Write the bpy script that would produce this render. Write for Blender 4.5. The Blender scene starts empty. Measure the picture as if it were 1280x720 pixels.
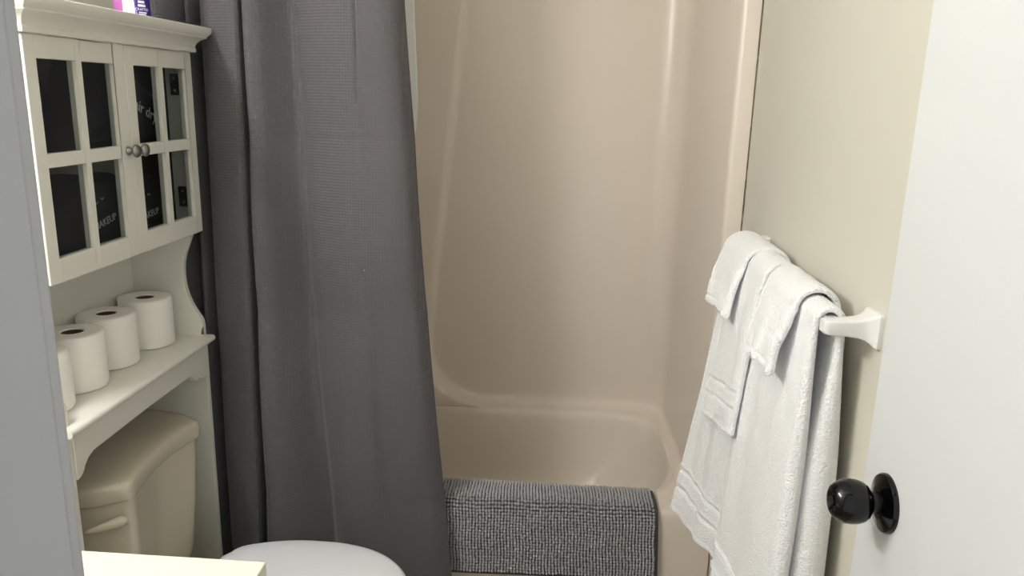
import bpy, bmesh, math, random
from mathutils import Vector, Matrix, noise
random.seed(7)
PI = math.pi
R_ = math.radians
S = bpy.context.scene
COL = S.collection

# ------------------------------------------------------------------ materials
def lin(c):
    c = c / 255.0
    return c / 12.92 if c <= 0.04045 else ((c + 0.055) / 1.055) ** 2.4
def rgb(r, g, b): return (lin(r), lin(g), lin(b), 1.0)

def mat(name, col, rough=0.5, metal=0.0, bump=None, vary=0.0, coat=0.0, spec=0.5, sheen=0.0):
    """bump = (kind, scale, strength, distance)"""
    m = bpy.data.materials.new(name); m.use_nodes = True
    nt = m.node_tree; N = nt.nodes; L = nt.links
    b = N['Principled BSDF']
    b.inputs['Base Color'].default_value = col
    b.inputs['Roughness'].default_value = rough
    b.inputs['Metallic'].default_value = metal
    b.inputs['Specular IOR Level'].default_value = spec
    if coat: b.inputs['Coat Weight'].default_value = coat; b.inputs['Coat Roughness'].default_value = 0.08
    if sheen: b.inputs['Sheen Weight'].default_value = sheen
    tc = N.new('ShaderNodeTexCoord')
    if vary:
        n = N.new('ShaderNodeTexNoise'); n.inputs['Scale'].default_value = 9; n.inputs['Detail'].default_value = 4
        L.new(tc.outputs['Object'], n.inputs['Vector'])
        r = N.new('ShaderNodeMapRange'); r.inputs[3].default_value = 1 - vary; r.inputs[4].default_value = 1 + vary
        L.new(n.outputs['Fac'], r.inputs[0])
        mx = N.new('ShaderNodeMix'); mx.data_type = 'RGBA'; mx.blend_type = 'MULTIPLY'; mx.inputs[0].default_value = 1
        mx.inputs[6].default_value = col
        L.new(r.outputs[0], mx.inputs[7]); L.new(mx.outputs[2], b.inputs['Base Color'])
    if bump:
        kind, sc, st, dist = bump
        bp = N.new('ShaderNodeBump'); bp.inputs['Strength'].default_value = st; bp.inputs['Distance'].default_value = dist
        if kind == 'noise':
            n = N.new('ShaderNodeTexNoise'); n.inputs['Scale'].default_value = sc; n.inputs['Detail'].default_value = 3
            L.new(tc.outputs['Object'], n.inputs['Vector']); L.new(n.outputs['Fac'], bp.inputs['Height'])
        elif kind == 'terry':
            v = N.new('ShaderNodeTexVoronoi'); v.inputs['Scale'].default_value = sc
            n = N.new('ShaderNodeTexNoise'); n.inputs['Scale'].default_value = sc * .35; n.inputs['Detail'].default_value = 3
            L.new(tc.outputs['Object'], v.inputs['Vector']); L.new(tc.outputs['Object'], n.inputs['Vector'])
            ad = N.new('ShaderNodeMath'); ad.operation = 'SUBTRACT'
            L.new(n.outputs['Fac'], ad.inputs[0]); L.new(v.outputs['Distance'], ad.inputs[1])
            L.new(ad.outputs[0], bp.inputs['Height'])
        elif kind == 'waffle':
            w1 = N.new('ShaderNodeTexWave'); w1.bands_direction = 'X'; w1.inputs['Scale'].default_value = sc
            w2 = N.new('ShaderNodeTexWave'); w2.bands_direction = 'Z'; w2.inputs['Scale'].default_value = sc
            for w in (w1, w2): L.new(tc.outputs['Object'], w.inputs['Vector'])
            ad = N.new('ShaderNodeMath'); ad.operation = 'ADD'
            L.new(w1.outputs['Fac'], ad.inputs[0]); L.new(w2.outputs['Fac'], ad.inputs[1])
            L.new(ad.outputs[0], bp.inputs['Height'])
        L.new(bp.outputs['Normal'], b.inputs['Normal'])
    return m

M = {}
M['wall']   = mat('wall_paint_cream', rgb(210, 207, 195), .6, bump=('noise', 160, .06, .002))
M['wall_b'] = mat('wall_paint_far', rgb(205, 198, 180), .7)
M['ceil']   = mat('ceiling_paint', rgb(232, 230, 222), .8)
M['floor']  = mat('floor_vinyl', rgb(170, 155, 132), .4, vary=.08)
M['trim']   = mat('trim_paint_grey_white', rgb(172, 174, 176), .45, bump=('noise', 60, .08, .002))
M['door']   = mat('door_paint_white', rgb(215, 217, 218), .42, bump=('noise', 120, .05, .002))
M['black']  = mat('gloss_black_metal', rgb(5, 5, 6), .14, spec=.4)
M['tub']    = mat('almond_fibreglass', rgb(229, 219, 208), .31, bump=('noise', 7, .04, .01), spec=.5)
M['caulk']  = mat('old_caulk', rgb(120, 108, 92), .8)
M['cab']    = mat('cabinet_white_paint', rgb(224, 223, 215), .38, bump=('noise', 40, .06, .002))
M['wood']   = mat('bare_wood_chip', rgb(112, 84, 58), .8)
M['pewter'] = mat('brushed_pewter', rgb(150, 148, 148), .32, metal=1.0)
M['screw']  = mat('screw_steel', rgb(200, 200, 200), .35, metal=1.0)
M['bagcloth'] = mat('black_bag_cloth', rgb(12, 13, 18), .8, bump=('noise', 300, .2, .001))
M['print']  = mat('white_print', rgb(240, 240, 240), .7)
M['printg'] = mat('grey_print', rgb(205, 205, 208), .7)
M['paper']  = mat('toilet_paper', rgb(248, 246, 241), .9, bump=('noise', 260, .25, .001))
M['card']   = mat('cardboard_core', rgb(92, 76, 62), .9)
M['almond'] = mat('almond_porcelain', rgb(203, 196, 178), .25, coat=.2)
M['seat']   = mat('white_seat_plastic', rgb(232, 233, 238), .3)
M['counter'] = mat('cream_laminate', rgb(238, 234, 220), .35)
M['vanity'] = mat('vanity_paint', rgb(225, 222, 212), .5)
M['curtain'] = mat('charcoal_waffle_cloth', rgb(85, 83, 86), .78, bump=('waffle', 45, .42, .0013), sheen=.15)
M['liner']  = mat('white_liner', rgb(225, 225, 222), .5)
M['towel']  = mat('white_terry', rgb(247, 248, 250), .95, bump=('terry', 300, .5, .004), sheen=.2)
M['towelflat'] = mat('white_flat_weave', rgb(240, 241, 242), .9, bump=('noise', 500, .3, .001))
M['bar']    = mat('white_ceramic', rgb(236, 236, 236), .22, coat=.3)
M['mat']    = mat('grey_chenille', rgb(167, 167, 170), .9, vary=.10, sheen=.2)
M['matback'] = mat('grey_mat_backing', rgb(82, 82, 85), .9)
M['lilac']  = mat('lilac_plastic', rgb(178, 104, 172), .35)
M['indigo'] = mat('indigo_label', rgb(52, 40, 120), .4)
M['violet'] = mat('violet_stripe', rgb(158, 146, 222), .4)
M['palelab'] = mat('white_label', rgb(238, 228, 244), .4)
M['chrome'] = mat('chrome', rgb(220, 220, 220), .12, metal=1.0)
def bottle_mat():
    m = mat('lilac_print', rgb(178, 104, 172), .35)
    return m
def glass_mat():
    m = bpy.data.materials.new('cabinet_glass'); m.use_nodes = True
    nt = m.node_tree; N = nt.nodes; L = nt.links
    N.remove(N['Principled BSDF'])
    t = N.new('ShaderNodeBsdfTransparent'); t.inputs[0].default_value = (.80, .82, .81, 1)
    g = N.new('ShaderNodeBsdfGlossy'); g.inputs['Roughness'].default_value = .03
    lw = N.new('ShaderNodeLayerWeight'); lw.inputs['Blend'].default_value = .5
    pw = N.new('ShaderNodeMath'); pw.operation = 'POWER'; pw.inputs[1].default_value = 4
    f = N.new('ShaderNodeMath'); f.operation = 'MULTIPLY_ADD'; f.inputs[1].default_value = .8; f.inputs[2].default_value = .025
    L.new(lw.outputs['Facing'], pw.inputs[0]); L.new(pw.outputs[0], f.inputs[0])
    mx = N.new('ShaderNodeMixShader')
    L.new(f.outputs[0], mx.inputs[0]); L.new(t.outputs[0], mx.inputs[1]); L.new(g.outputs[0], mx.inputs[2])
    L.new(mx.outputs[0], N['Material Output'].inputs[0])
    return m
M['glass'] = glass_mat()
def emit_mat(name, col, st):
    m = bpy.data.materials.new(name); m.use_nodes = True
    b = m.node_tree.nodes['Principled BSDF']
    b.inputs['Base Color'].default_value = col
    b.inputs['Emission Color'].default_value = col
    b.inputs['Emission Strength'].default_value = st
    return m

# ------------------------------------------------------------------ mesh helpers
def nb(): return bmesh.new()
def box(bm, x0, x1, y0, y1, z0, z1):
    v = [bm.verts.new(p) for p in ((x0,y0,z0),(x1,y0,z0),(x1,y1,z0),(x0,y1,z0),(x0,y0,z1),(x1,y0,z1),(x1,y1,z1),(x0,y1,z1))]
    for f in ((0,3,2,1),(4,5,6,7),(0,1,5,4),(1,2,6,5),(2,3,7,6),(3,0,4,7)): bm.faces.new([v[i] for i in f])
    return v
def rings(bm, rr, cap0=False, cap1=False, closed=True):
    vs = [[bm.verts.new(p) for p in r] for r in rr]
    n = len(vs[0])
    for a, b in zip(vs, vs[1:]):
        for i in range(n if closed else n - 1):
            j = (i + 1) % n
            bm.faces.new((a[i], a[j], b[j], b[i]))
    if cap0: bm.faces.new(list(reversed(vs[0])))
    if cap1: bm.faces.new(vs[-1])
    return vs
def circle(c, r, n=32, axis='z', ry=None):
    ry = r if ry is None else ry
    out = []
    for i in range(n):
        a = 2 * PI * i / n
        p, q = r * math.cos(a), ry * math.sin(a)
        if axis == 'z': out.append((c[0] + p, c[1] + q, c[2]))
        elif axis == 'x': out.append((c[0], c[1] + p, c[2] + q))
        else: out.append((c[0] + p, c[1], c[2] + q))
    return out
def lathe(bm, c, prof, axis='z', n=32, sgn=1):
    """prof: list of (radius, offset along the axis)"""
    rr = []
    for r, h in prof:
        r = max(r, 1e-4)
        cc = list(c); cc['xyz'.index(axis)] += sgn * h
        rr.append(circle(cc, r, n, axis))
    rings(bm, rr, True, True)
def prism(bm, poly, axis, a, b):
    """extrude a 2D outline along axis from a to b"""
    def P(p, t):
        if axis == 'x': return (t, p[0], p[1])
        if axis == 'y': return (p[0], t, p[1])
        return (p[0], p[1], t)
    rings(bm, [[P(p, a) for p in poly], [P(p, b) for p in poly]], True, True)
def grid(bm, pts):
    vs = [[bm.verts.new(p) for p in row] for row in pts]
    for r in range(len(vs) - 1):
        for c in range(len(vs[0]) - 1):
            bm.faces.new((vs[r][c], vs[r][c+1], vs[r+1][c+1], vs[r+1][c]))
    return vs
def obj(name, bm, m, parent=None, smooth=True, bevel=0.0, seg=2, solid=0.0, sub=0, ang=40, offset=0):
    bmesh.ops.recalc_face_normals(bm, faces=bm.faces)
    me = bpy.data.meshes.new(name); bm.to_mesh(me); bm.free()
    me.materials.append(M[m] if isinstance(m, str) else m)
    o = bpy.data.objects.new(name, me); COL.objects.link(o)
    if smooth:
        for p in me.polygons: p.use_smooth = True
        me.set_sharp_from_angle(angle=math.radians(ang))
    if solid:
        s = o.modifiers.new('thick', 'SOLIDIFY'); s.thickness = solid; s.offset = offset
    if bevel:
        b = o.modifiers.new('edge', 'BEVEL'); b.width = bevel; b.segments = seg; b.limit_method = 'ANGLE'; b.angle_limit = math.radians(35)
        b.harden_normals = False
    if sub:
        s = o.modifiers.new('sub', 'SUBSURF'); s.levels = sub; s.render_levels = sub
    if parent: o.parent = parent; o.matrix_parent_inverse = Matrix.Translation(-parent_origin(parent))
    return o
def parent_origin(p):
    # parts are modelled in world coordinates, so only the top-level thing carries an offset
    return Vector(p.location) if p.parent is None else Vector((0, 0, 0))
def thing(name, loc, label, cat, group=None):
    o = bpy.data.objects.new(name, None); COL.objects.link(o)
    o.location = loc; o.empty_display_size = .1
    return tag(o, label, cat, group)
def tag(o, label, cat, group=None):
    o['label'] = label; o['category'] = cat
    if group: o['group'] = group
    return o
def struct(o, label=None, cat=None):
    o['kind'] = 'structure'
    if label: o['label'] = label; o['category'] = cat
    return o
def text_mesh(txt, size, extrude=.0004):
    cu = bpy.data.curves.new('t', 'FONT'); cu.body = txt; cu.size = size; cu.extrude = extrude
    cu.align_x = 'CENTER'; cu.align_y = 'CENTER'; cu.resolution_u = 3
    to = bpy.data.objects.new('t', cu); COL.objects.link(to)
    bpy.context.view_layer.update()
    me = bpy.data.meshes.new_from_object(to.evaluated_get(bpy.context.evaluated_depsgraph_get()))
    bm = nb(); bm.from_mesh(me)
    bpy.data.objects.remove(to); bpy.data.curves.remove(cu); bpy.data.meshes.remove(me)
    return bm
def lerp(a, b, t): return a + (b - a) * t
def smooth(t):
    t = min(1, max(0, t)); return t * t * (3 - 2 * t)
def catmull(pts, n):
    """resample control points (tuples) as a Catmull-Rom curve with n samples"""
    m = len(pts); out = []
    for i in range(n):
        t = i / (n - 1) * (m - 1); k = min(int(t), m - 2); f = t - k
        p0 = pts[max(k-1, 0)]; p1 = pts[k]; p2 = pts[k+1]; p3 = pts[min(k+2, m-1)]
        out.append(tuple(.5 * (2*b + (c-a)*f + (2*a-5*b+4*c-d)*f*f + (3*b-a-3*c+d)*f**3) for a, b, c, d in zip(p0, p1, p2, p3)))
    return out

# ------------------------------------------------------------------ room measures (metres)
XL, XR = -1.07, .455        # side walls
YF0, YF1 = .155, .2735       # doorway wall, hall side and bath side
YT, YB = 1.945, 2.678        # tub front and tub back
ZC = 2.38
JX, DX = -.193, .38         # jamb face, open door face

# ------------------------------------------------------------------ setting
b = nb(); box(b, XL-.12, XR+.12, YF0-1.0, YB+.15, -.06, 0); struct(obj('floor', b, 'floor', smooth=False))
b = nb(); box(b, XL-.12, XR+.12, YF0, YB+.15, ZC, ZC+.06); struct(obj('ceiling', b, 'ceil', smooth=False))
b = nb(); box(b, XL-.12, XL, YF0, YB+.15, 0, ZC); struct(obj('wall_left', b, 'wall', smooth=False))
b = nb(); box(b, XR, XR+.12, YF0, YB+.15, 0, ZC); struct(obj('wall_right', b, 'wall', smooth=False))
b = nb(); box(b, XL, XR, YB+.03, YB+.15, 0, ZC); struct(obj('wall_back', b, 'wall_b', smooth=False))
b = nb()
box(b, XL, JX-.02, YF0, YF1, 0, ZC); box(b, DX+.055, XR, YF0, YF1, 0, ZC); box(b, JX-.02, DX+.055, YF0, YF1, 2.06, ZC)
struct(obj('wall_front', b, 'wall', smooth=False))
# door frame: jambs, head, stops, casing on the bath side
b = nb()
box(b, JX-.0195, JX, YF0-.006, YF1, 0, 2.04); box(b, DX+.037, DX+.0545, YF0-.006, YF1, 0, 2.04)
box(b, JX-.0195, DX+.0545, YF0-.006, YF1, 2.04, 2.0595)
box(b, JX, JX+.010, YF0+.02, YF1-.06, 0, 2.04)
box(b, JX-.075, JX-.006, YF1, YF1+.014, 0, 2.10)
box(b, JX-.075, DX+.0545, YF1+.0, YF1+.013, 2.046, 2.115)
struct(obj('trim_1', b, 'trim', bevel=.005, seg=3), 'grey-white painted door jamb at the edge of the doorway', 'door frame')
b = nb(); box(b, XR-.012, XR, YF1+.02, YT-.01, 0, .085); struct(obj('baseboard_right', b, 'trim', bevel=.004))

# open door with knob
d = nb(); box(d, DX, DX+.035, YF1+.005, .884, .012, 2.03)
door = struct(obj('door_1', d, 'door', bevel=.002), 'plain white slab door standing open with a black knob', 'door')
KY, KZ = .816, 1.066
knob = nb()
prof = [(.0001, .0), (.0125, .0), (.0125, .010), (.0150, .0115), (.0195, .0145), (.0230, .0195), (.0249, .026), (.0252, .033), (.0242, .040), (.0215, .0465), (.0180, .0512), (.0150, .0532), (.0125, .0534), (.0095, .0505), (.006, .0505), (.0055, .0525), (.0001, .0525)]
lathe(knob, (DX-.008, KY, KZ), prof, 'x', 40, -1)
ko = obj('door_knob', knob, 'black', door, ang=35); ko['label'] = 'glossy black round door knob'
r = nb(); lathe(r, (DX, KY, KZ), [(.0001, -.0005), (.0335, -.0005), (.0335, .003), (.032, .0055), (.027, .007), (.020, .009), (.017, .010), (.0001, .010)], 'x', 48, -1)
obj('rosette', r, 'black', ko, ang=35)

# ------------------------------------------------------------------ tub and shower unit
tub = thing('bathtub', (-.3, YT, 0), 'glossy beige bathtub and shower unit of one moulded piece behind the curtain', 'bathtub')
RZ = .405
def rrect(x0, x1, y0, y1, r, z, n=14, ry=None, sm=16):
    """rounded rectangle; every ring has the same number of points. r = radius in x, ry in y"""
    ry = ry or r
    out = []
    cs = [(x1-r, y0+ry, -PI/2), (x1-r, y1-ry, 0), (x0+r, y1-ry, PI/2), (x0+r, y0+ry, PI)]
    for k, (cx, cy, a0) in enumerate(cs):
        for i in range(n + 1):
            a = a0 + PI/2 * i / n
            out.append((cx + r*math.cos(a), cy + ry*math.sin(a), z))
        nx = cs[(k+1) % 4]; a1 = nx[2]
        p = (cx + r*math.cos(a0+PI/2), cy + ry*math.sin(a0+PI/2)); q = (nx[0] + r*math.cos(a1), nx[1] + ry*math.sin(a1))
        for i in range(1, sm):
            t = i / sm; out.append((lerp(p[0], q[0], t), lerp(p[1], q[1], t), z))
    return out
TX0, TX1 = XL+.003, XR-.003
bm = nb()
ox0, ox1, oy0, oy1 = -1.03, .380, YT+.10, 2.625
rr = [rrect(TX0, TX1, YT, YB+.012, .004, 0, ry=.004),
      rrect(TX0, TX1, YT, YB+.012, .004, RZ-.035, ry=.004),
      rrect(TX0, TX1, YT+.001, YB+.012, .004, RZ-.02, ry=.004),
      rrect(TX0, TX1, YT+.005, YB+.012, .004, RZ-.008, ry=.004),
      rrect(TX0, TX1, YT+.012, YB+.012, .004, RZ-.002, ry=.004),
      rrect(TX0, TX1, YT+.022, YB+.012, .004, RZ, ry=.004)]
def op(ins, z, fx=0):
    return rrect(ox0+ins+fx, ox1-ins-fx, oy0+ins, oy1-ins, .14, z, ry=.25)
rr += [op(-.018, RZ), op(-.012, RZ-.0010), op(-.005, RZ-.004), op(.001, RZ-.010), op(.006, RZ-.018), op(.010, RZ-.03), op(.014, RZ-.05), op(.022, RZ-.10), op(.034, .22, .03), op(.055, .12, .08), op(.10, .085, .13), op(.16, .075, .18)]
rings(bm, rr, False, True)
obj('tub_basin', bm, 'tub', tub, ang=60)
# wall panels: one sweep of a plan line from the left flange round the back to the right flange
def arc(cx, cy, r, a0, a1, n):
    return [(cx + r*math.cos(lerp(a0, a1, i/n)), cy + r*math.sin(lerp(a0, a1, i/n))) for i in range(n+1)]
plan = []
plan += [(TX0, YT), (-1.035, YT), (-1.026, YT+.003), (-1.021, YT+.010), (-1.019, YT+.022), (-1.018, YT+.2), (-1.016, 2.4)]
RB = .095
plan += [(-1.015, YB-RB-.05)] + arc(-1.013+RB, YB-RB-.0, RB, PI, PI/2, 10)
nback = 150
plan += [(lerp(-1.013+RB, .400-RB, i/nback), YB) for i in range(1, nback)]
plan += arc(.400-RB, YB-RB, RB, PI/2, 0, 22)
plan += [(lerp(.400, .405, t), lerp(YB-RB, 2.25, t)) for t in (.25, .5, .75, 1)]
plan += [(lerp(.405, .4075, t), lerp(2.25, YT+.022, t)) for t in (.33, .66, 1)]
plan += [(.4088, YT+.010), (.4125, YT+.003), (.420, YT), (TX1, YT)]
# tangent normals
nrm = []
for i, p in enumerate(plan):
    a = plan[max(i-1, 0)]; c = plan[min(i+1, len(plan)-1)]
    tx, ty = c[0]-a[0], c[1]-a[1]; l = math.hypot(tx, ty) or 1
    nrm.append((ty/l, -tx/l))     # inward (into the tub)
line = catmull([(-.30, 2.3), (-.335, 1.80), (-.372, 1.45), (-.405, 1.12), (-.438, .80), (-.452, .62), (-.448, .56), (-.425, .505), (-.385, .462), (-.33, .430), (-.26, .412), (-.20, .405), (-.1, .40)], 150)
def side(x, z):
    """signed distance from the step line, positive on the recessed side"""
    best = 1e9; sg = 1
    for (a, c) in zip(line, line[1:]):
        dx, dz = c[0]-a[0], c[1]-a[1]; l2 = dx*dx + dz*dz
        t = min(1, max(0, ((x-a[0])*dx + (z-a[1])*dz)/l2))
        ex, ez = x-(a[0]+dx*t), z-(a[1]+dz*t); d2 = ex*ex + ez*ez
        if d2 < best: best = d2; sg = 1 if (dx*ez - dz*ex) > 0 else -1
    return sg * math.sqrt(best)
zs = [RZ-.004, RZ, RZ+.002, RZ+.005, RZ+.010, RZ+.016, RZ+.024, RZ+.034, RZ+.045, RZ+.06, RZ+.075] + [RZ+.075 + 1.72*i/100 for i in range(1, 101)]
pts = []
DEP = .054
for z in zs:
    row = []
    dz = max(0, z - RZ); R0 = .034
    fil = R0 - math.sqrt(max(0, R0*R0 - (R0-dz)**2)) if dz < R0 else 0
    for (x, y), (nx, ny) in zip(plan, nrm):
        off = 0
        if y > YB - RB - .001 and x < .400 - RB + .001:
            off += lerp(DEP, .011, smooth((z-.44)/.30)) * (1 - smooth((side(x, z) + .012) / .024))
        elif y > 2.5 and x < 0: off += 0
        infl = smooth((y - YT - .03) / .08)
        off = max(off, fil * infl)
        row.append((x + nx*off, y + ny*off, z))
    pts.append(row)
bm = nb(); grid(bm, pts)
obj('wall_panel', bm, 'tub', tub, ang=80)
# caulk bead along the front flange
bm = nb()
z = .42; random.seed(3)
while z < 2.15:
    h = random.uniform(.05, .16); w = random.uniform(.0012, .0028)
    box(bm, XR-.0035, XR-.0035+w, YT-.0022, YT+.0005, z, z+h); z += h + random.uniform(.0, .03)
obj('caulk_line', bm, 'caulk', tub, smooth=False)

# ------------------------------------------------------------------ bath mat over the rim
matt = thing('bath_mat', (0, YT, RZ), 'grey nubby chenille bath mat draped over the rim of the beige tub', 'bath mat')
mx0, mx1 = -.43, .285
# drape line in Y-Z: hangs inside, crosses the rim, hangs outside
def mat_line(n):
    p = [(YT+.120, RZ-.055), (YT+.112, RZ-.020), (YT+.100, RZ+.002), (YT+.080, RZ+.010), (YT+.045, RZ+.011), (YT+.012, RZ+.009), (YT-.006, RZ-.002), (YT-.012, RZ-.03), (YT-.0135, RZ-.10), (YT-.014, RZ-.155), (YT-.014, RZ-.205)]
    return catmull(p, n)
L0 = mat_line(400)
ds = [0]
for a, c in zip(L0, L0[1:]): ds.append(ds[-1] + math.hypot(c[0]-a[0], c[1]-a[1]))
def on_line(s):
    for i in range(1, len(ds)):
        if ds[i] >= s:
            t = (s - ds[i-1]) / (ds[i]-ds[i-1] or 1); a, c = L0[i-1], L0[i]
            p = (lerp(a[0], c[0], t), lerp(a[1], c[1], t)); l = ds[i]-ds[i-1] or 1
            return p, ((c[0]-a[0])/l, (c[1]-a[1])/l)
    return L0[-1], (0, -1)
TOT = ds[-1]
def mat_pt(x, s, lift=0):
    s2 = s + (.016 * (1 - (x-mx0)/(mx1-mx0))) * (s/TOT)          # hem hangs a little lower at the curtain end
    p, t = on_line(min(s2, TOT))
    if s2 > TOT: p = (p[0], p[1] - (s2 - TOT))
    ny, nz = (t[1], -t[0])       # outward
    if nz < 0 and t[1] > -.5: ny, nz = -ny, -nz
    xx = x + .020 * (s/TOT) * (x-mx0)/(mx1-mx0)
    return (xx, p[0] + ny*lift, p[1] + nz*lift), (ny, nz)
rows = [[mat_pt(lerp(mx0, mx1+.007, i/50), TOT*j/60)[0] for i in range(51)] for j in range(61)]
bm = nb(); grid(bm, rows); obj('backing', bm, 'matback', matt, solid=.007)
bm = nb()
ico = nb(); bmesh.ops.create_icosphere(ico, subdivisions=2, radius=1); iv = [v.co.copy() for v in ico.verts]; ifc = [[v.index for v in f.verts] for f in ico.faces]; ico.free()
px = .0087; nxn = int((mx1-mx0)/px); py = .0086; nyn = int(TOT/py)
vv, ff = [], []
for j in range(nyn):
    for i in range(nxn):
        x = mx0 + (i+.5)*px + random.uniform(-.0006, .0006) + .0010*math.sin(j*.45 + i*.13); s = (j+.5)*py + random.uniform(-.0011, .0011) + .0010*math.sin(i*.31)
        (cx, cy, cz), (ny, nz) = mat_pt(x, s, .0050 + random.uniform(-.0012, .0012))
        n = Vector((0, ny, nz)); t = Vector((0, nz, -ny)); base = len(vv)
        a = px*.44*random.uniform(.88, 1.08); c = py*.52*random.uniform(.88, 1.08); h = .0058
        rot = random.uniform(-.25, .25); cr, sr = math.cos(rot), math.sin(rot)
        for q in iv:
            qx, qt = q.x*cr - q.y*sr, q.x*sr + q.y*cr
            vv.append(Vector((cx, cy, cz)) + Vector((qx*a, 0, 0)) + t*(qt*c) + n*(q.z*h))
        ff += [[base+k for k in f] for f in ifc]
me = bpy.data.meshes.new('pile'); me.from_pydata(vv, [], ff); bm.from_mesh(me)
po = obj('pile', bm, 'mat', matt, ang=180); po['kind'] = 'stuff'

# ------------------------------------------------------------------ curtain, liner, rod
def curtain_rows():
    zr = [2.06 - (2.06-.07)*i/260 for i in range(261)]
    top = [(-1.012,.005),(-1.0,-.02),(-.975,-.014),(-.948,.020),(-.932,.030),(-.925,.004),(-.912,-.004),(-.900,.030),(-.893,.022),(-.880,-.006),(-.845,-.018),(-.785,-.022),(-.777,.006),(-.776,.055),(-.767,.057),(-.766,.0),(-.756,-.030),(-.728,-.024),(-.700,.002),(-.678,.018),(-.664,.020),(-.656,.012),(-.640,-.002),(-.60,-.016),(-.55,-.028),(-.505,-.034),(-.490,-.030),(-.482,-.034),(-.45,-.034),(-.42,-.030),(-.400,-.018),(-.388,.006)]
    mid = [(-1.012,.005),(-1.0,-.015),(-.975,-.008),(-.945,.016),(-.928,.030),(-.922,.006),(-.908,-.002),(-.896,.028),(-.890,.020),(-.878,-.006),(-.845,-.018),(-.785,-.022),(-.776,.006),(-.775,.055),(-.766,.057),(-.765,.0),(-.754,-.028),(-.722,-.024),(-.688,.000),(-.660,.018),(-.645,.021),(-.634,.013),(-.615,-.002),(-.575,-.018),(-.53,-.030),(-.495,-.032),(-.478,-.036),(-.462,-.034),(-.43,-.032),(-.395,-.032),(-.355,-.022),(-.336,.004)]
    bot = [(-1.012,.005),(-1.0,-.010),(-.985,.0),(-.950,.016),(-.928,.028),(-.920,.006),(-.905,.0),(-.893,.026),(-.886,.018),(-.872,-.006),(-.845,-.018),(-.790,-.020),(-.781,.006),(-.780,.048),(-.766,.050),(-.765,.0),(-.752,-.026),(-.71,-.028),(-.67,-.014),(-.628,.012),(-.602,.021),(-.585,.018),(-.565,-.004),(-.54,-.020),(-.50,-.026),(-.47,-.030),(-.44,-.022),(-.41,-.010),(-.37,-.014),(-.33,-.022),(-.29,-.018),(-.258,.002)]
    NU = 496
    T, Mi, B = catmull(top, NU), catmull(mid, NU), catmull(bot, NU)
    rows = []
    creases = [1.95, 1.395, .955, .44, -.1]
    for z in zr:
        if z > 1.0: t = (z - 1.0) / .72; A, C = Mi, T
        else: t = (1.0 - z) / .80; A, C = Mi, B
        t = t if t < 1 else 1 + (t-1)*.3
        yb = 1.928 - .045*(1.72 - z)/1.5 if z < 1.72 else lerp(1.928, 1.945, (z-1.72)/.4)
        # creases left from the packing fold
        k = 0
        for c0, c1 in zip(creases, creases[1:]):
            if c1 <= z <= c0: k = -.012*math.sin(PI*(c0-z)/(c0-c1))**.8
        row = []
        for i in range(NU):
            x = lerp(A[i][0], C[i][0], t); dy = min(.056, 1.6*lerp(A[i][1], C[i][1], t))
            u = i/(NU-1)
            w = noise.noise((x*7, z*3.0, 1.3))*.006*smooth((1.3-z)/.9) + noise.noise((x*16, z*5+x*9, 5.3))*.0025*smooth((1.1-z)/.7)
            w += noise.noise((x*4, z*2.2, 9.1))*.003
            # diagonal pull lines towards the hem corner
            dgl = (x+.262) + (z-.60)*.55
            w += -.006*math.exp(-(dgl/.03)**2)*smooth((u-.55)/.3)*smooth((.62-z)/.3)
            for cz_, u0, u1 in ((1.395 + .01*u, .50, .97), (.955 + .004*u, .80, .99), (.44 - .03*math.sin(u*5), .30, .99)):
                w += -.0028*math.exp(-((z-cz_)/.006)**2)*smooth((u-u0)/.05)*smooth((u1-u)/.02)
            row.append((x, yb + dy + w + k*smooth((u-.28)/.2), z))
        rows.append(row)
    return rows
CR = curtain_rows()
cur = thing('shower_curtain', (-.7, 1.94, 2.06), 'charcoal grey waffle-weave shower curtain drawn to one side of the tub', 'shower curtain')
bm = nb(); grid(bm, CR); obj('curtain_cloth', bm, 'curtain', cur, solid=.0012, ang=180)
bm = nb()
hem = [[(p[0] + dx, p[1] - .0016 + dy, p[2]) for dx, dy in ((-.014, .0006), (-.012, -.0008), (-.004, -.0008), (.0012, .0), (.0012, .003))] for p in (r[-1] for r in CR)]
for i, row in enumerate(hem):
    for j in range(len(row)):
        x, y, z = row[j]; row[j] = (x, y + .0006*math.sin(i*1.7), z)
grid(bm, hem); obj('side_hem', bm, 'curtain', cur, solid=.001, ang=180)

bm = nb(); rows = []
for i in range(81):
    z = 2.06 - (2.06-.26)*i/80
    row = []
    for j in range(121):
        u = j/120
        xe = lerp(-.381, -.376, smooth((1.75-z)/.3)) if z > 1.5 else lerp(-.376, -.46, smooth((1.5-z)/.5))
        x = lerp(-1.0, xe, u)
        yb = lerp(2.016, 2.098, smooth((1.9-z)/1.2))
        row.append((x, yb + .010*math.sin(u*38 + z*.4)*(.5+.5*math.sin(u*9)) , z))
    rows.append(row)
grid(bm, rows)
ln = obj('shower_liner', bm, 'liner', None, solid=.0006, ang=180)
tag(ln, 'thin white liner peeking out behind the edge of the grey curtain', 'shower liner')

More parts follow.
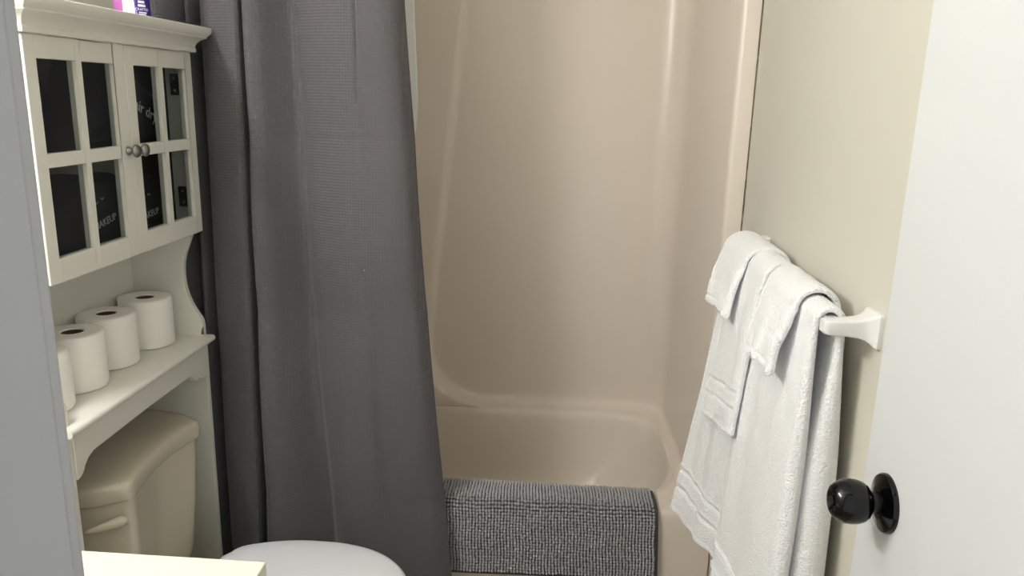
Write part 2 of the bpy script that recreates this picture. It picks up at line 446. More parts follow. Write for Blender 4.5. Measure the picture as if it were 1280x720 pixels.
# ------------------------------------------------------------------ over-toilet cabinet
CF = -.88; CY0, CYS, CY1 = 1.262, 1.5618, 1.848; CB = -1.066
cab = thing('over_toilet_cabinet', (-.97, 1.555, 0), 'white bathroom cabinet with glass doors and an open shelf standing over the toilet', 'cabinet')
scal = [(-.899, 1.158), (-.904, 1.145), (-.915, 1.118), (-.925, 1.090), (-.930, 1.055), (-.928, 1.015), (-.918, .980), (-.903, .950), (-.892, .932), (-.889, .915)]
sc2 = catmull(scal, 40)
def side_panel(y0, y1):
    bm = nb()
    poly = [(CB, 0), (-.888, 0), (-.888, .872), (-.889, .892)] + list(reversed(sc2)) + [(-.8985, 1.165), (-.8985, 1.585), (CB, 1.585)]
    prism(bm, poly, 'y', y0, y1)
    return obj('side_panel', bm, 'cab', cab, bevel=.0015, ang=35)
side_panel(CY0+.001, CY0+.016); side_panel(CY1-.017, CY1-.001)
iy0, iy1 = CY0+.0165, CY1-.0175
bm = nb(); box(bm, CB+.0005, CB+.005, iy0, iy1, .79, 1.583); obj('back_panel', bm, 'cab', cab, smooth=False)
bm = nb(); box(bm, CB+.0055, -.8995, iy0, iy1, 1.166, 1.180); obj('cabinet_floor', bm, 'cab', cab, bevel=.001)
bm = nb(); box(bm, CB+.0055, -.905, iy0, iy1, 1.360, 1.372); obj('inner_shelf', bm, 'cab', cab, bevel=.001)
bm = nb(); box(bm, CB+.0055, -.8995, iy0, iy1, 1.571, 1.5835); obj('cabinet_top', bm, 'cab', cab, bevel=.001)
# cornice
prof = [(-.004, 1.5815), (.008, 1.5815), (.010, 1.583), (.010, 1.5905), (.0085, 1.593), (.010, 1.5985), (.014, 1.605), (.020, 1.6105), (.027, 1.6135), (.0295, 1.615), (.0295, 1.618), (.033, 1.621), (.0365, 1.6255), (.0385, 1.630), (.0385, 1.637), (.037, 1.639), (-.004, 1.6395)]
bm = nb()
vs = []
for o_, z in prof:
    vs.append([bm.verts.new(p) for p in ((CB, CY0-o_, z), (CF+o_, CY0-o_, z), (CF+o_, CY1+o_, z), (CB, CY1+o_, z))])
for a, c in zip(vs, vs[1:]):
    for i in range(4): bm.faces.new((a[i], a[(i+1)%4], c[(i+1)%4], c[i]))
bm.faces.new(vs[0]); bm.faces.new(list(reversed(vs[-1])))
obj('cornice', bm, 'cab', cab, ang=30)
# shelf with rounded nose, apron with cut ends
bm = nb()
nose = [(CB+.0055, .874), (-.874, .874)] + [(-.874 + .008*math.cos(a), .882 + .008*math.sin(a)) for a in [lerp(-PI/2, PI/2, i/10) for i in range(11)]] + [(CB+.0055, .890)]
yy0, yy1 = iy0, iy1
prism(bm, nose, 'y', yy0, yy1)
# the nose runs past the side panels
nose2 = [(-.8875, .874), (-.874, .874)] + [(-.874 + .008*math.cos(a), .882 + .008*math.sin(a)) for a in [lerp(-PI/2, PI/2, i/10) for i in range(11)]] + [(-.8875, .890)]
prism(bm, nose2, 'y', CY0-.012, yy0); prism(bm, nose2, 'y', yy1, CY1-.002)
obj('shelf', bm, 'cab', cab, ang=40)
bm = nb()
low = [(iy0, .777), (1.290, .779), (1.300, .786), (1.306, .796), (1.318, .806), (1.335, .812), (1.55, .816), (1.735, .815), (1.752, .808), (1.760, .797), (1.772, .791), (1.786, .795), (1.800, .787), (iy1, .786)]
poly = [(iy1, .8735), (iy0, .8735)] + low
prism(bm, poly, 'x', -.900, -.8855)
obj('shelf_apron', bm, 'cab', cab, smooth=False, bevel=.001)
bm = nb(); prism(bm, [(-.8955, .894), (-.8885, .894), (-.8885, .915), (-.891, .912), (-.894, .903)], 'y', CY1-.0178, CY1-.0168)
ch = obj('paint_chip', bm, 'wood', cab, smooth=False); ch['label'] = 'bare brown wood where the paint has chipped'
bm = nb(); box(bm, CB+.0055, CB+.02, iy0, iy1, .10, .16); obj('rear_stretcher', bm, 'cab', cab, bevel=.002)
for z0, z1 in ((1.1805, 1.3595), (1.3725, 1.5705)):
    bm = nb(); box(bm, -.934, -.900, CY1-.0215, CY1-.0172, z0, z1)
    bt_ = obj('inner_side_shade', (lambda q: (box(q, CB+.006, -.9345, CY1-.0186, CY1-.0172, z0, z1), q)[1])(nb()), 'bagcloth', cab, smooth=False); bt_['label'] = 'black sheet painted as shade on the inner side behind the hinge batten'  # thin added sheet, bag-cloth black painting the shade deep behind the batten
    bt_ = obj('hinge_batten', bm, 'cab', cab, bevel=.0012)
# doors
PZ = [(1.200, 1.3595), (1.384, 1.5425)]
def cab_door(y0, y1, panes, ky):
    bm = nb(); x0, x1 = -.8978, CF; zb, zt = 1.158, 1.5805
    (a0, a1), (b0, b1) = panes
    for q0, q1 in ((y0, a0), (a1, b0), (b1, y1)): box(bm, x0, x1, q0, q1, zb, zt)
    for q0, q1 in ((a0, a1), (b0, b1)):
        for r0, r1 in ((zb, PZ[0][0]), (PZ[0][1], PZ[1][0]), (PZ[1][1], zt)): box(bm, x0, x1, q0, q1, r0, r1)
    bmesh.ops.remove_doubles(bm, verts=bm.verts, dist=1e-5)
    # drop the inner faces where pieces meet
    seen = {}
    for f in list(bm.faces):
        seen.setdefault(tuple(sorted(v.index for v in f.verts)), []).append(f)
    d = obj('door', bm, 'cab', cab, bevel=.0012, ang=35)
    g = nb(); box(g, -.8895, -.8880, a0-.004, b1+.004, PZ[0][0]-.004, PZ[1][1]+.004)
    go = obj('glass_pane', g, 'glass', d, smooth=False); go['label'] = 'clear glass behind the door bars'
    k = nb(); lathe(k, (CF, ky, 1.373), [(.0001, -.0004), (.0085, -.0004), (.0088, .002), (.0075, .0045), (.0055, .0065), (.0048, .009), (.0058, .011), (.0095, .0125), (.0128, .0155), (.0132, .0185), (.0112, .0222), (.0065, .0248), (.0001, .0256)], 'x', 28)
    k_ = obj('knob', k, 'pewter', d, ang=50); k_['label'] = 'grey pewter knob'
    return d
cab_door(CY0, CYS-.0008, ((1.292, 1.401), (1.416, 1.521)), 1.5455)
cab_door(CYS+.0008, CY1, ((1.593, 1.695), (1.7105, 1.817)), 1.579)
for z0, z1 in ((1.483, 1.532), (1.220, 1.269)):
    bm = nb(); box(bm, -.9225, -.9005, CY1-.0245, CY1-.0216, z0, z1)
    h = obj('hinge', bm, 'black', cab, bevel=.0008); h['label'] = 'black metal hinge plate'
    for zz in (z0+.011, z1-.011):
        s = nb(); lathe(s, (-.9115, CY1-.0245, zz), [(.0001, -.0002), (.0036, -.0002), (.003, .0012), (.0001, .0016)], 'y', 14, -1)
        obj('screw', s, 'screw', h)

# ------------------------------------------------------------------ pouches in the cabinet
def pouch(name, outline, xc, depth, label, group=None):
    """soft bag: outline in (y,z), thickest in the middle"""
    cy = sum(p[0] for p in outline)/len(outline); cz = sum(p[1] for p in outline)/len(outline)
    ol = catmull(list(outline) + [outline[0]], 73)[:-1]
    bm = nb(); rr = []
    zmin = min(p[1] for p in outline)
    for k in range(17):
        t = -PI/2 + PI*k/16
        sc = max(.002, math.cos(t))**.42; xo = depth*.5*math.sin(t)
        ring = []
        for y, z in ol:
            q = (lerp(cy, y, sc), lerp(cz, z, sc))
            w = .004*noise.noise((y*22, z*22, k*.2))
            ring.append((xc + xo + w*math.cos(t), q[0], max(zmin, q[1])))
        rr.append(ring)
    rings(bm, rr, True, True)
    o = obj(name, bm, 'bagcloth', None, ang=180)
    o.data.transform(Matrix.Translation((-xc, -cy, -zmin))); o.location = (xc, cy, zmin)
    tag(o, label, 'pouch', group)
    return o
def print_on(parent, txt, size, x, y, z, rot, m='print', yaw=0, label=None):
    bm = text_mesh(txt, size)
    R = Matrix(((0, 0, 1, 0), (1, 0, 0, 0), (0, 1, 0, 0), (0, 0, 0, 1)))       # text x -> +Y, text y -> +Z, faces +X
    bm.transform(Matrix.Translation((x, y, z)) @ Matrix.Rotation(yaw, 4, 'Z') @ R @ Matrix.Rotation(rot, 4, 'Z'))
    o = obj('lettering', bm, m, parent, smooth=False)
    o['label'] = label or 'white printed words'
    return o
p1 = pouch('hair_dryer_pouch', [(1.43, 1.373), (1.55, 1.373), (1.735, 1.373), (1.795, 1.373), (1.815, 1.40), (1.818, 1.44), (1.805, 1.478), (1.765, 1.502), (1.71, 1.525), (1.66, 1.552), (1.57, 1.565), (1.53, 1.562), (1.50, 1.54), (1.46, 1.45), (1.432, 1.395)], -.975, .10,
           'black hair dryer pouch on the upper shelf behind the cabinet glass')
print_on(p1, 'hair dryer', .0345, -.9215, 1.711, 1.446, R_(-21))
bm = nb(); bmesh.ops.create_uvsphere(bm, u_segments=16, v_segments=10, radius=.009, matrix=Matrix.Translation((-.955, 1.372, 1.3825)) @ Matrix.Diagonal((1, 1.1, 1, 1)))
ct = obj('cord_stop', bm, 'printg', p1); ct['label'] = 'grey drawstring cord stop'
p2 = pouch('makeup_pouch', [(1.32, 1.181), (1.46, 1.181), (1.60, 1.181), (1.622, 1.20), (1.618, 1.29), (1.60, 1.322), (1.52, 1.325), (1.44, 1.333), (1.37, 1.324), (1.325, 1.28), (1.315, 1.21)], -.965, .10,
           'black makeup pouch lying against the glass of the cabinet door nearer the vanity')
print_on(p2, 'MAKEUP', .0205, -.9125, 1.496, 1.234, R_(9), 'printg', label='grey printed word')
p3 = pouch('makeup_pouch', [(1.64, 1.181), (1.70, 1.181), (1.80, 1.181), (1.815, 1.20), (1.812, 1.28), (1.79, 1.30), (1.73, 1.305), (1.67, 1.302), (1.642, 1.28), (1.632, 1.20)], -.965, .09,
           'black makeup pouch behind the cabinet door next to the shower curtain')
print_on(p3, 'MAKEUP', .0205, -.9175, 1.677, 1.223, R_(5), 'printg', label='grey printed word')
for p, yy, zz, xx in ((p2, 1.482, 1.276, -.9125), (p3, 1.668, 1.262, -.9175)):     # two small closed-eye lash marks above the word
    bm = nb()
    for q in (-1, 1):
        for k in range(5):
            a = -PI*.15 - PI*.7*k/4
            y, z = yy + q*.010, zz + .006 + q*.003
            box(bm, xx-.0004, xx+.0004, y + .005*math.cos(a) - .0008, y + .005*math.cos(a) + .0008, z + .005*math.sin(a) - .0008, z + .005*math.sin(a) + .0008)
    obj('lash_print', bm, 'printg', p, smooth=False)

# ------------------------------------------------------------------ bottle on the cornice
bt = thing('hair_product_bottle', (-.925, 1.690, 1.6395), 'purple and white plastic bottle standing on the cabinet cornice', 'bottle')
bc = (-.925, 1.690, 1.6395)
bm = nb(); lathe(bm, bc, [(.0001, 0), (.034, 0), (.0365, .003), (.0365, .125), (.034, .138), (.024, .150), (.014, .156), (.013, .164), (.0001, .164)], 'z', 48); obj('bottle_body', bm, 'lilac', bt, ang=50)
bm = nb(); lathe(bm, (bc[0], bc[1], bc[2]+.1642), [(.0001, 0), (.017, 0), (.017, .022), (.0155, .024), (.0001, .024)], 'z', 32); obj('cap', bm, 'palelab', bt, ang=50)
def patch(a0, a1, z0, z1, r, n=16, shape=None):
    bm = nb(); rows = []
    for j in range(13):
        z = lerp(z0, z1, j/12); row = []
        e = 0 if shape is None else shape(j/12)
        for i in range(n+1):
            a = lerp(a0 + e, a1, i/n); row.append((bc[0] + r*math.cos(a), bc[1] + r*math.sin(a), bc[2] + z))
        rows.append(row)
    grid(bm, rows); return bm
view = math.atan2(-bc[1], -bc[0])      # angle from the bottle towards the room
obj('label_band', patch(view - R_(28), view + R_(8), .0015, .12, .0369), 'palelab', bt)
curve = lambda t: R_(16)*(1-math.sqrt(max(0, 1-(1-t)**2)))
lb = obj('label_panel', patch(view + R_(2), view + R_(78), .0015, .12, .0371, shape=curve), 'indigo', bt)
obj('label_stripe', patch(view + R_(5), view + R_(11), .0015, .12, .0373, 4, lambda t: curve(t)), 'violet', bt)
def wrap_text(txt, size, a, z, m):
    bm = text_mesh(txt, size, .0001)
    for v in bm.verts:
        ang = a + v.co.x/.0375
        rr_ = .0375 + v.co.z
        v.co = Vector((bc[0] + rr_*math.cos(ang), bc[1] + rr_*math.sin(ang), bc[2] + z + v.co.y))
    return obj('label_text', bm, m, bt, smooth=False)
wrap_text('CRAFTED', .0072, view + R_(32), .0185, 'palelab')
bm = nb()
for k, (z, w, off) in enumerate(((.009, 13, 0), (.0125, 14, 2), (.0262, 13, -1), (.0335, 11, -2))):
    h = .0011 if k < 2 else .0024
    rows = [[(bc[0] + .0374*math.cos(view + R_(32+off+g)), bc[1] + .0374*math.sin(view + R_(32+off+g)), bc[2]+z+dz) for g in [lerp(-w, w, i/12) for i in range(13)]] for dz in (-h, h)]
    grid(bm, rows)
obj('label_small_print', bm, 'palelab', bt, smooth=False)

# ------------------------------------------------------------------ toilet paper
rl = thing('toilet_paper_roll', (-.99, 1.748, .8905), '', 'toilet paper')
def roll_parts():
    bm = nb(); R0, H = .0595, .119
    prof_o = [(.0215, .0), (.052, .0), (.0575, .0015), (R0, .005), (R0+.0004, .06), (R0, H-.005), (.0575, H-.0012), (.052, H), (.023, H), (.0215, H-.002), (.0215, 0.0)]
    rings(bm, [circle((0, 0, h), r_, 56) for r_, h in prof_o], False, False)
    o = obj('paper', bm, 'paper', None, ang=50); o.parent = rl
    bm = nb(); rings(bm, [circle((0, 0, h), r_, 40) for r_, h in ((.0212, .001), (.0212, H-.003), (.0202, H-.003), (.0202, .001), (.0212, .001))]); 
    c = obj('cardboard_core', bm, 'card', None, ang=50); c.parent = rl; c['label'] = 'brown cardboard core'
    bm = nb()
    rows = [[((R0+.0012+.0015*(i/14)**2)*math.cos(a), (R0+.0012+.0015*(i/14)**2)*math.sin(a), z) for i, a in enumerate([lerp(R_(-20), R_(70), q/14) for q in range(15)])] for z in (.001, .03, .06, .09, H-.001)]
    grid(bm, rows); s = obj('loose_sheet', bm, 'paper', None, solid=.0006); s.parent = rl
roll_parts()
spots = [((-.990, 1.752), 'toilet paper roll next to the scalloped side panel by the curtain', 2.2),
         ((-1.000, 1.606), 'toilet paper roll second from the curtain on the cabinet shelf', 3.4),
         ((-.990, 1.466), 'toilet paper roll third from the curtain on the cabinet shelf', 2.9),
         ((-.985, 1.3395), 'toilet paper roll mostly hidden behind the door jamb on the cabinet shelf', 3.0)]
for k, ((x, y), lab, rz) in enumerate(spots):
    o = rl
    if k:
        o = rl.copy(); COL.objects.link(o)
        for chd in list(rl.children):
            c = chd.copy(); COL.objects.link(c); c.parent = o
    o.location = (x, y, .8905); o.rotation_euler = (0, 0, rz)
    tag(o, lab, 'toilet paper', 'toilet paper rolls on the cabinet shelf')

# ------------------------------------------------------------------ toilet
to = thing('toilet', (-.62, 1.54, 0), 'almond toilet with a white lid standing under the white cabinet', 'toilet')
def rpoly(poly, r, n=5):
    out = []; m = len(poly)
    for i in range(m):
        p = Vector(poly[i]); a = (Vector(poly[i-1]) - p); c = (Vector(poly[(i+1) % m]) - p)
        rr_ = min(r, a.length*.45, c.length*.45)
        s = p + a.normalized()*rr_; e = p + c.normalized()*rr_
        for k in range(n+1):
            t = k/n; out.append(tuple((1-t)**2*s + 2*t*(1-t)*p + t*t*e))
    return out
TP = [(-.856, 1.398), (-.866, 1.45), (-.875, 1.51), (-.878, 1.57), (-.875, 1.63), (-.867, 1.68), (-.857, 1.720), (-.93, 1.765), (-1.055, 1.785), (-1.055, 1.335), (-.93, 1.352)]
tcx, tcy = -.96, 1.56
def scaled(poly, d, k=1.0):
    out = []
    for x, y in poly:
        vx, vy = x - tcx, y - tcy; l = math.hypot(vx, vy)
        out.append((max(-1.057, tcx + vx*k*(l-d)/l), tcy + vy*k*(l-d)/l))
    return out
def tring(d, z, r=.022, k=1.0): return [(x, y, z) for x, y in rpoly(scaled(TP, d, k), r)]
bm = nb(); rings(bm, [tring(.055, .36, .03), tring(.045, .365, .03), tring(.040, .38, .03), tring(.020, .55, .026), tring(.013, .668, .022)], True, True); obj('tank', bm, 'almond', to, ang=50)
bm = nb(); rings(bm, [tring(.010, .6685), tring(.003, .670), tring(.0, .674), tring(-.001, .690), tring(.0, .701), tring(.004, .707), tring(.012, .7105), tring(.035, .7125), tring(.10, .714)], True, True); obj('tank_lid', bm, 'almond', to, ang=60)
# flush lever on the angled corner of the tank
piv = Vector((-.888, 1.399, .627)); tip = Vector((-.936, 1.352, .629))
dirv = (tip - piv).normalized(); out = Vector((dirv.y, -dirv.x, 0)); out = out if out.x > 0 else -out
up = Vector((0, 0, 1)); bm = nb(); rr = []
for t, hw, dp, lift in ((-.012, .001, .002, .012), (-.010, .007, .007, .012), (.0, .0115, .010, .013), (.012, .0115, .010, .014), (.028, .0095, .008, .015), (.046, .0075, .006, .015), (.062, .0060, .005, .014), (.068, .004, .004, .014), (.070, .001, .001, .014)):
    c = piv + dirv*t + out*lift - up*(.004*max(0, t)/.07)
    rr.append([tuple(c + up*(hw*math.cos(a)) + out*(dp*math.sin(a))) for a in [2*PI*i/20 for i in range(20)]])
rings(bm, rr, True, True)
n_ = 20; rings(bm, [[tuple(piv + out*h + up*(.008*math.cos(a)) + dirv*(.008*math.sin(a))) for a in [2*PI*i/n_ for i in range(n_)]] for h in (-.012, .010)], True, True)
obj('flush_lever', bm, 'almond', to, ang=60)
# bowl, seat, lid
LY = 1.540
half = [(-.790, .09), (-.778, .108), (-.758, .138), (-.703, .163), (-.628, .1805), (-.55, .1825), (-.50, .178), (-.441, .162), (-.395, .138), (-.358, .106), (-.332, .070), (-.318, .035), (-.314, .0)]
hs = catmull(half, 50)
lid_ol = [(x, LY + h) for x, h in hs] + [(x, LY - h) for x, h in reversed(hs[:-1])]
def lring(ol, d, z, cx=-.56):
    out = []
    for x, y in ol:
        vx, vy = x - cx, y - LY; l = math.hypot(vx, vy) or 1
        out.append((cx + vx*(l-d)/l, LY + vy*(l-d)/l, z))
    return out
bm = nb()
rings(bm, [lring(lid_ol, .006, .379), lring(lid_ol, .001, .3815), lring(lid_ol, .0, .385), lring(lid_ol, .0015, .3925), lring(lid_ol, .006, .3975), lring(lid_ol, .014, .400), lring(lid_ol, .05, .4025), lring(lid_ol, .12, .4035)], True, True); obj('lid', bm, 'seat', to, ang=60)
so = lring(lid_ol, -.006, 0)
so2 = [(x, y) for x, y, z in so]
bm = nb(); rr = [lring(so2, .004, .357), lring(so2, 0, .361), lring(so2, 0, .372), lring(so2, .006, .377), lring(so2, .045, .377), lring(so2, .055, .370), lring(so2, .055, .357), lring(so2, .004, .357)]
rings(bm, rr); obj('seat', bm, 'seat', to, ang=60)
bm = nb(); rr = []
for z, sx, sy, cx in ((0, .74, .62, -.66), (.02, .74, .62, -.66), (.06, .70, .52, -.67), (.13, .68, .50, -.66), (.20, .76, .62, -.63), (.27, .90, .82, -.585), (.32, .97, .94, -.565), (.345, .985, .98, -.56), (.356, .97, .96, -.56)):
    rr.append([(cx + (x+.56)*sx, LY + (y-LY)*sy, z) for x, y in lid_ol])
rings(bm, rr, True, True); obj('bowl', bm, 'almond', to, ang=60)
bm = nb(); box(bm, -1.04, -.79, LY-.11, LY+.11, .2, .3585); obj('tank_base', bm, 'almond', to, bevel=.03, seg=4)
for s in (-1, 1):
    bm = nb(); rings(bm, [circle((-.800, LY+s*.07-.018, .379), .010, 16, 'y'), circle((-.800, LY+s*.07+.018, .379), .010, 16, 'y')], True, True); obj('seat_hinge', bm, 'seat', to, bevel=.002)

# ------------------------------------------------------------------ vanity
va = thing('vanity', (-.76, .67, 0), 'vanity with a pale cream countertop between the doorway and the toilet', 'vanity')
VX, VY0, VY1, VZ = -.4385, YF1+.016, 1.056, .780
bm = nb(); box(bm, XL+.002, VX, VY0, VY1, VZ-.030, VZ); obj('countertop', bm, 'counter', va, bevel=.002, seg=2)
bm = nb(); box(bm, XL+.002, XL+.02, VY0, VY1, VZ+.0002, VZ+.10); obj('backsplash', bm, 'counter', va, bevel=.003)
bm = nb(); box(bm, XL+.004, VX-.045, VY0+.004, VY1-.018, .09, VZ-.0305); box(bm, XL+.004, VX-.10, VY0+.02, VY1-.03, 0, .0895); obj('cabinet_body', bm, 'vanity', va, bevel=.002)
for y0, y1, ky in ((VY0+.02, (VY0+VY1)/2-.004, (VY0+VY1)/2-.035), ((VY0+VY1)/2+.004, VY1-.034, (VY0+VY1)/2+.035)):
    bm = nb(); box(bm, VX-.0445, VX-.027, y0, y1, .13, .72)
    dd = obj('door', bm, 'vanity', va, bevel=.004)
    bm = nb(); lathe(bm, (VX-.027, ky, .62), [(.0001, -.0004), (.007, -.0004), (.006, .008), (.012, .016), (.013, .022), (.009, .027), (.0001, .028)], 'x', 24); obj('knob', bm, 'pewter', dd)

# ------------------------------------------------------------------ towel bar
BX, BZ = .398, 1.193
tb = thing('towel_bar', (XR, 1.40, BZ), 'white ceramic towel bar with flared posts on the cream wall', 'towel bar')
bm = nb(); box(bm, BX-.009, BX+.009, 1.10, 1.696, BZ-.009, BZ+.009); obj('bar', bm, 'bar', tb, bevel=.0015)
def post(yc):
    bm = nb(); rr = []
    for x, hy, z0, z1 in ((XR-.0003, .027, -.0255, .025), (XR-.006, .027, -.0255, .025), (XR-.009, .0245, -.0235, .0235), (XR-.013, .020, -.019, .020), (XR-.019, .0165, -.0155, .0165), (XR-.028, .0150, -.0130, .0135), (XR-.045, .0142, -.0115, .0115), (XR-.068, .0138, -.0105, .0105), (XR-.073, .0125, -.0095, .0095), (XR-.075, .0105, -.008, .008)):
        rr.append([(x, yc+q, BZ+w) for q, w in rpoly([(-hy, z0), (hy, z0), (hy, z1), (-hy, z1)], .004, 3)])
    rings(bm, rr, True, True); obj('post', bm, 'bar', tb, ang=35)
post(1.089); post(1.704)

# ------------------------------------------------------------------ towels
def towel(name, label, cat, r, top, botf, zf, zb, botb, tf, tb_, t0=.010, bands=(), seed=0, rip=.003, group='white towels on the bar', flare=1.0, topz=0, nu=60, sidehem=True):
    """a folded cloth laid over the bar, closed and rounded at its folds and hems.
       top=(y near, y far); botf / botb=((x,y) near,(x,y) far) of the front and back hems; zf=(near, far) front hem heights;
       r = distance of the cloth's middle from the bar axis; tf / tb_ / t0 = thickness of the front, the back and over the bar;
       bands = (height above the hem, half width, relief) of the woven bands"""
    lenf = BZ - min(zf); nf = max(24, int(lenf/.0035)); nbk = 46
    hem = [0, .002, .007, .016, .03, .05]                      # extra stations close to the hem
    fw = sorted(set([1 - h_*.16/lenf for h_ in hem] + [i/nf for i in range(nf)]), reverse=True)
    bw_ = sorted(set([i/nbk for i in range(nbk)] + [1 - h_*.16/(BZ-zb) for h_ in hem]))
    ks = [('f', w) for w in fw] + [('a', i/20) for i in range(1, 20)] + [('b', w) for w in bw_]
    width = abs(top[1]-top[0]); hmax = max(tf, tb_)/2
    es = [hmax*(1-math.cos(PI/2*i/9))/width for i in range(9)]
    us = es + sorted(set([lerp(es[-1]+.008, 1-es[-1]-.008, i/nu) for i in range(nu+1)] + [q_ for e_ in (.0075, .0085, .010, .0125, .0135, .015) if e_ > hmax for q_ in (e_/width, 1-e_/width)])) + [1-q for q in reversed(es)]
    def centre(kind, w, u):
        ytop = lerp(top[0], top[1], u)
        rpl = rip*(math.sin(u*9.0 + seed) + .6*math.sin(u*21 + seed*2.3)) + .005*noise.noise((u*5, w*2.5, seed*3.1))
        if kind == 'f':
            hx, hy = lerp(botf[0][0], botf[1][0], u), lerp(botf[0][1], botf[1][1], u); zz = lerp(zf[0], zf[1], u) + .0015*math.sin(u*7+seed)
            return (lerp(BX - r, hx, w**flare) + rpl*smooth(w*3), lerp(ytop, hy, w) + .0025*noise.noise((w*6, u*3, seed)), lerp(BZ, zz, w), zz)
        if kind == 'a':
            a = PI - PI*w; lump = .0015*noise.noise((u*9, w*3, seed+7))*math.sin(PI*w)
            return (BX + (r+lump)*math.cos(a), ytop, BZ + (r+topz+lump)*math.sin(a), None)
        hx, hy = lerp(botb[0][0], botb[1][0], u), lerp(botb[0][1], botb[1][1], u)
        return (lerp(BX + r, hx, smooth(w*2.2)), lerp(ytop, hy, w), lerp(BZ, zb, w), zb)
    rr = []
    for n_, (kind, w) in enumerate(ks):
        fr, bk = [], []
        if kind == 'f': t = lerp(t0, tf, smooth(w*3.2))
        elif kind == 'a': t = t0
        else: t = lerp(t0, tb_, smooth(w*3.0))
        for u in us:
            x, y, z, zz = centre(kind, w, u)
            kp, wp = ks[max(n_-1, 0)]; kn, wn = ks[min(n_+1, len(ks)-1)]
            p0, p1_ = centre(kp, wp, u), centre(kn, wn, u)
            dx, dz = p1_[0]-p0[0], p1_[2]-p0[2]; l = math.hypot(dx, dz) or 1
            nx, nz = -dz/l, dx/l                               # outward: away from the bar
            e = min(u, 1-u)*width; h = t/2
            k = math.sqrt(max(0, 1-(1-min(1, e/h))**2))
            if zz is not None and kind != 'a':
                d = max(0, z - zz); hh = min(h, .006)
                k *= .25 + .75*math.sqrt(max(0, 1-(1-min(1, d/hh))**2))
            off = 0
            if kind == 'f':
                for bz, bw, bd in bands:
                    q = abs((z - zz) - bz)
                    if q < bw: off += bd*(1 - smooth((q - bw*.4)/(bw*.6)))*min(1, e/.006)
                if (z - zz) < .011: off += .0010*min(1, e/.004)     # rolled hem
                elif (z - zz) < .016: off -= .0012
                if sidehem and e > .002:
                    if e < .008: off += .0008
                    elif e < .013: off -= .0012
                off += .0005*noise.noise((u*width*160, z*160, seed))
            fr.append((x + nx*(h*k + off), y, z + nz*(h*k + off)))
            bk.append((x - nx*h*k, y, z - nz*h*k))
        rr.append(fr + list(reversed(bk)))
    bm = nb(); rings(bm, rr, True, True)
    yc = (top[0]+top[1])/2
    o = obj(name, bm, 'towel', None, ang=75)
    o.data.transform(Matrix.Translation((-BX, -yc, -BZ))); o.location = (BX, yc, BZ)
    tag(o, label, cat, group)
    return o
towel('bath_towel', 'long white bath towel at the tub end of the bar', 'bath towel', .0190, (1.410, 1.668), ((.362, 1.43), (.297, 1.678)), (.572, .562), .72, ((.422, 1.41), (.422, 1.66)), .018, .026,
      bands=((.062, .0050, -.005), (.074, .004, .002), (.105, .0050, -.005), (.117, .004, .002)), seed=1, flare=1.2, nu=80)
towel('bath_towel', 'longest white bath towel at the end of the bar by the black door knob', 'bath towel', .0190, (1.108, 1.394), ((.362, 1.080), (.334, 1.415)), (.40, .40), .40, ((.413, 1.072), (.418, 1.37)), .028, .052,
      bands=((.195, .0045, -.003), (.205, .004, .0045), (.245, .0045, -.003), (.255, .004, .0045)), seed=2.2, rip=.003, flare=1.1, nu=80)
towel('hand_towel', 'white hand towel with woven bands hanging over the middle of the bar', 'hand towel', .0312, (1.358, 1.560), ((.335, 1.360), (.323, 1.568)), (.896, .855), 1.10, ((.4335, 1.36), (.4335, 1.55)), .012, .008, .009,
      bands=((.050, .004, -.004), (.060, .004, .002), (.083, .004, -.004), (.093, .004, .002)), seed=3.1, rip=.0018, flare=.8, nu=56)
towel('washcloth', 'short white washcloth on the bar nearest the tub corner', 'washcloth', .0422, (1.470, 1.662), ((.330, 1.456), (.324, 1.625)), (1.096, 1.088), 1.12, ((.4452, 1.472), (.4452, 1.66)), .013, .007, .0085,
      bands=((.014, .002, -.0015), (.048, .003, -.002)), seed=4.4, rip=.002, flare=.8, nu=50, topz=-.004)
towel('washcloth', 'short white washcloth over the bar between hand towel and door', 'washcloth', .0322, (1.168, 1.336), ((.338, 1.168), (.334, 1.322)), (1.088, 1.078), 1.11, ((.440, 1.165), (.440, 1.33)), .013, .007, .009,
      bands=((.014, .002, -.0015), (.055, .003, -.002)), seed=5.2, rip=.0018, flare=.8, nu=50, topz=.001)

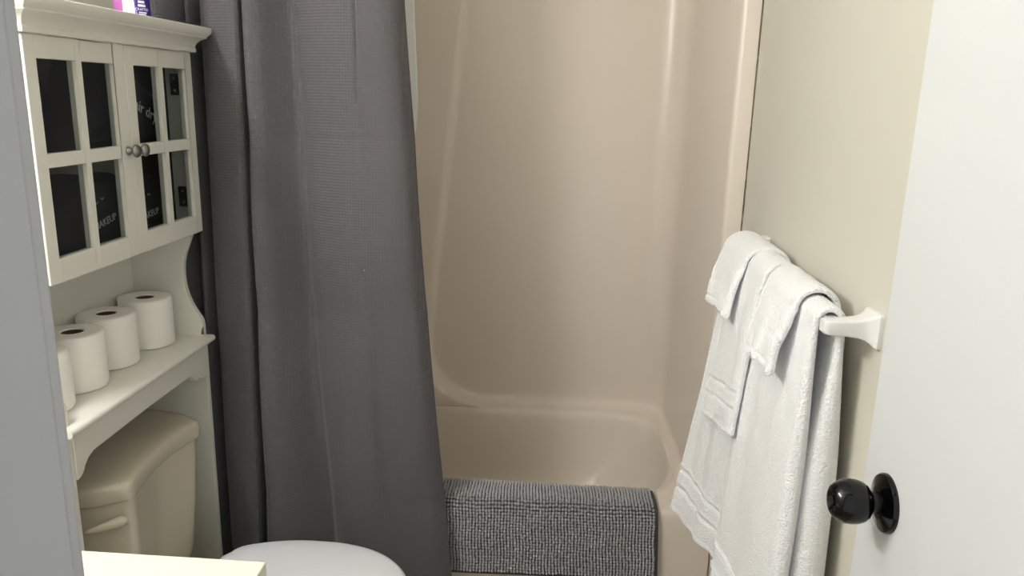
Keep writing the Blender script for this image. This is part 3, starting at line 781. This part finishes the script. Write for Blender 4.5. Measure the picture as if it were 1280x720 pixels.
# ------------------------------------------------------------------ lamp over the vanity
vl = thing('vanity_light', (XL, .66, 2.0), 'bar of round bulbs on the wall above the vanity', 'wall lamp')
bm = nb(); box(bm, XL+.0005, XL+.035, .37, .95, 1.95, 2.05); obj('backplate', bm, 'chrome', vl, bevel=.006)
M['bulb'] = emit_mat('lit_bulb', (.985, .985, 1.0, 1), 156)
for i in range(4):
    y = .44 + .147*i
    bm = nb(); lathe(bm, (XL+.035, y, 2.0), [(.0001, 0), (.024, 0), (.022, .006), (.0001, .006)], 'x', 24); obj('socket', bm, 'chrome', vl)
    bm = nb(); bmesh.ops.create_uvsphere(bm, u_segments=24, v_segments=14, radius=.042, matrix=Matrix.Translation((XL+.078, y, 2.0))); obj('bulb', bm, 'bulb', vl)

# daylight from the hall reaches the room through the doorway
w = bpy.data.worlds.new('hall_daylight'); S.world = w; w.use_nodes = True
bg = w.node_tree.nodes['Background']; bg.inputs[0].default_value = (.965, .98, 1.0, 1); bg.inputs[1].default_value = .76

# ------------------------------------------------------------------ camera
def cam_axes(f=970.0, dvp=(705, 122), vvp=(540, 4300)):
    d = Vector((dvp[0]-640, dvp[1]-360, f)).normalized()
    v = Vector((vvp[0]-640, vvp[1]-360, f)); v = (v - d*v.dot(d)).normalized()
    r = v.cross(d)
    if r[0] < 0: r = -r
    return r, d, -v         # world X, Y, Z in camera image axes (x right, y down, z forward)
rx, ry, rz = cam_axes()
right = Vector((rx[0], ry[0], rz[0])); down = Vector((rx[1], ry[1], rz[1])); fwd = Vector((rx[2], ry[2], rz[2]))
cd = bpy.data.cameras.new('camera'); co = bpy.data.objects.new('camera', cd); COL.objects.link(co)
cd.sensor_width = 36; cd.sensor_fit = 'HORIZONTAL'; cd.lens = 970/1280*36; cd.clip_start = .02
mw = Matrix((right, -down, -fwd)).transposed().to_4x4(); mw.translation = (0, 0, 1.5)
co.matrix_world = mw
S.camera = co

S.view_settings.view_transform = 'Standard'; S.view_settings.look = 'None'
S.view_settings.exposure = 0.0; S.view_settings.gamma = 1.0; S.view_settings.use_curve_mapping = False
S.cycles.use_denoising = True
S.cycles.max_bounces = 10; S.cycles.diffuse_bounces = 6; S.cycles.transparent_max_bounces = 8
S.cycles.caustics_reflective = False; S.cycles.caustics_refractive = False
